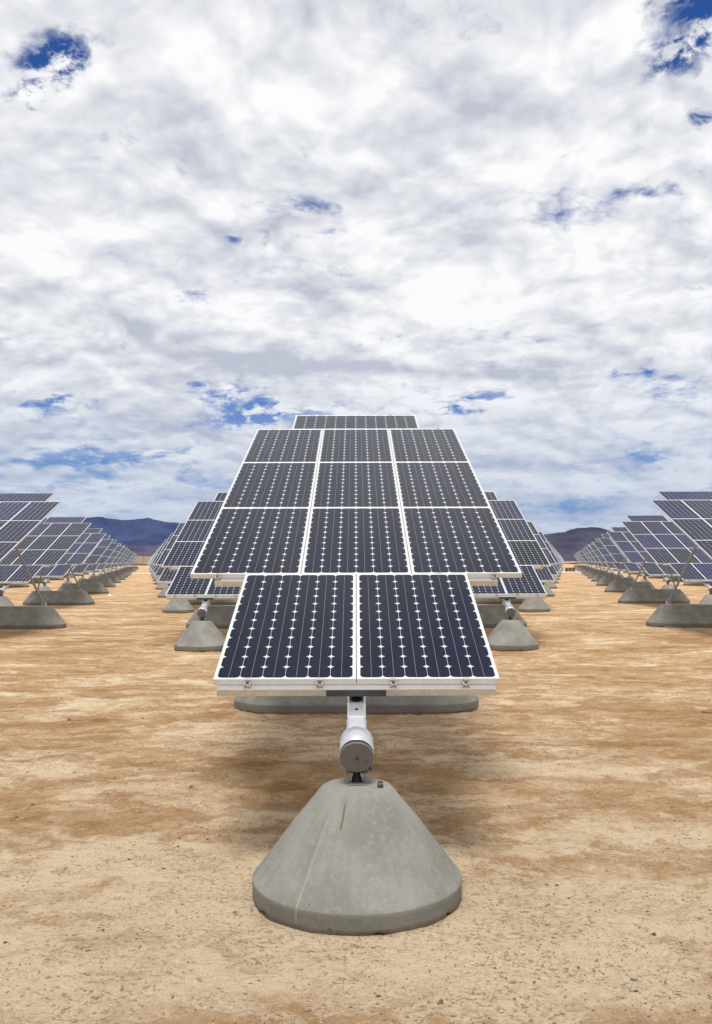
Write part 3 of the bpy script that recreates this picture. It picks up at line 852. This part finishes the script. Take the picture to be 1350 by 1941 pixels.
lath(1146, 1149, .5, .1, 'dark yellow wood scrap far back in the right aisle')
# twig
x0, y0, z0 = ground_pt(1242, 1780); b = MB(); pts_ = []
for k in range(15):
    t = k / 14; u_ = 1243 + 50 * t; v_ = 1779 + 22 * math.sin(t * 1.75) + 3 * t
    x, y, z = ground_pt(u_, v_); pts_.append(Vector((x - x0, y - y0, z - z0 + .004 + .004 * math.sin(t * 7))))
for k in range(14): b.cyl(pts_[k], pts_[k + 1], .0014, 5, caps=False)
tw = b.build('twig', M['wood']); tw.location = (x0, y0, z0)
tag(tw, 'thin curved dry twig lying on soil at lower right', 'twig')
# litter
x, y, z = ground_pt(208, 1129.5); bm = rock_mesh(3, .14, .09, .07)
me = bpy.data.meshes.new('litter'); bm.to_mesh(me); bm.free(); me.materials.append(M['litter'])
o = bpy.data.objects.new('litter', me); C.objects.link(o); o.location = (x, y, z + .03)
tag(o, 'crumpled white scrap of litter in the left aisle', 'litter')
# board stack by the road
x, y, _ = ground_pt(1081, 1084.5); b = MB()
for k in range(5):
    b.bbox((-.75 + .03 * (k % 2), -.5, .02 + k * .13), (.75 - .04 * (k % 3), .5, .02 + k * .13 + .09), .01)
    for q in (-.6, 0, .6): b.box((q - .05, -.48, .02 + k * .13 + .091), (q + .05, .48, .02 + k * .13 + .129)) if k < 4 else None
o = b.build('pallet_stack', M['crate']); o.location = (x, y, 0); tag(o, 'low stack of brown boards at the end of the right aisle', 'pallet stack')
# far utility pole
def at(u, dist): return ((u - 675) / 1703.25 * dist, dist)
x, y = at(273, 820)
b = MB(); b.cyl((0, 0, 0), (0, 0, 8.8), .22, 8, r2=.15); b.build('pole_shaft', M['pole'], None); ps_ = C.objects[-1]
rt = empty('utility_pole', (x, y, 0)); ps_.parent = rt
b = MB(); b.box((-1.1, -.26, 8.0), (1.1, -.16, 8.2)); b.build('crossarm', M['pole'], rt)
tag(rt, 'lone dark utility pole at the far end of the left aisle', 'utility pole')
# low scrub at the far edge of the plain
gb = MB(); rn = random.Random(5)
vs0, fs0 = bases[0]
for k in range(900):
    d = rn.uniform(480, 860); az = rn.uniform(az_of(-200), az_of(1500)); s_ = rn.uniform(.5, 1.35)
    x, y = math.sin(az) * d, math.cos(az) * d
    vs, fs = bases[rn.randrange(6)]
    gb.add([(x + v.x * s_ * 2.2, y + v.y * s_ * 1.6, v.z * s_ * .9 + .2) for v in vs], fs, 0)
o = gb.build('scrub', M['scrub']); tag(o, 'dark low scrub at the far edge of the plain', 'scrub', kind='stuff')

# ------------------------------------------------------------ haze
USE_HAZE = True
if USE_HAZE:
    b = MB(); b.box((-16000, -300, -6), (16000, 16000, 900)); hzo = b.build('haze', [])
    m = bpy.data.materials.new('thin_air'); m.use_nodes = True; t = NT(m.node_tree); t.n.clear()
    pv = t.n.new('ShaderNodeVolumePrincipled'); pv.inputs['Color'].default_value = (.42, .58, 1., 1.)
    pv.inputs['Density'].default_value = 1.6e-5; pv.inputs['Anisotropy'].default_value = 0.
    mo = t.n.new('ShaderNodeOutputMaterial'); t.l.new(pv.outputs[0], mo.inputs['Volume'])
    hzo.data.materials.append(m); tag(hzo, 'thin bluish haze over the desert', 'haze', kind='stuff')
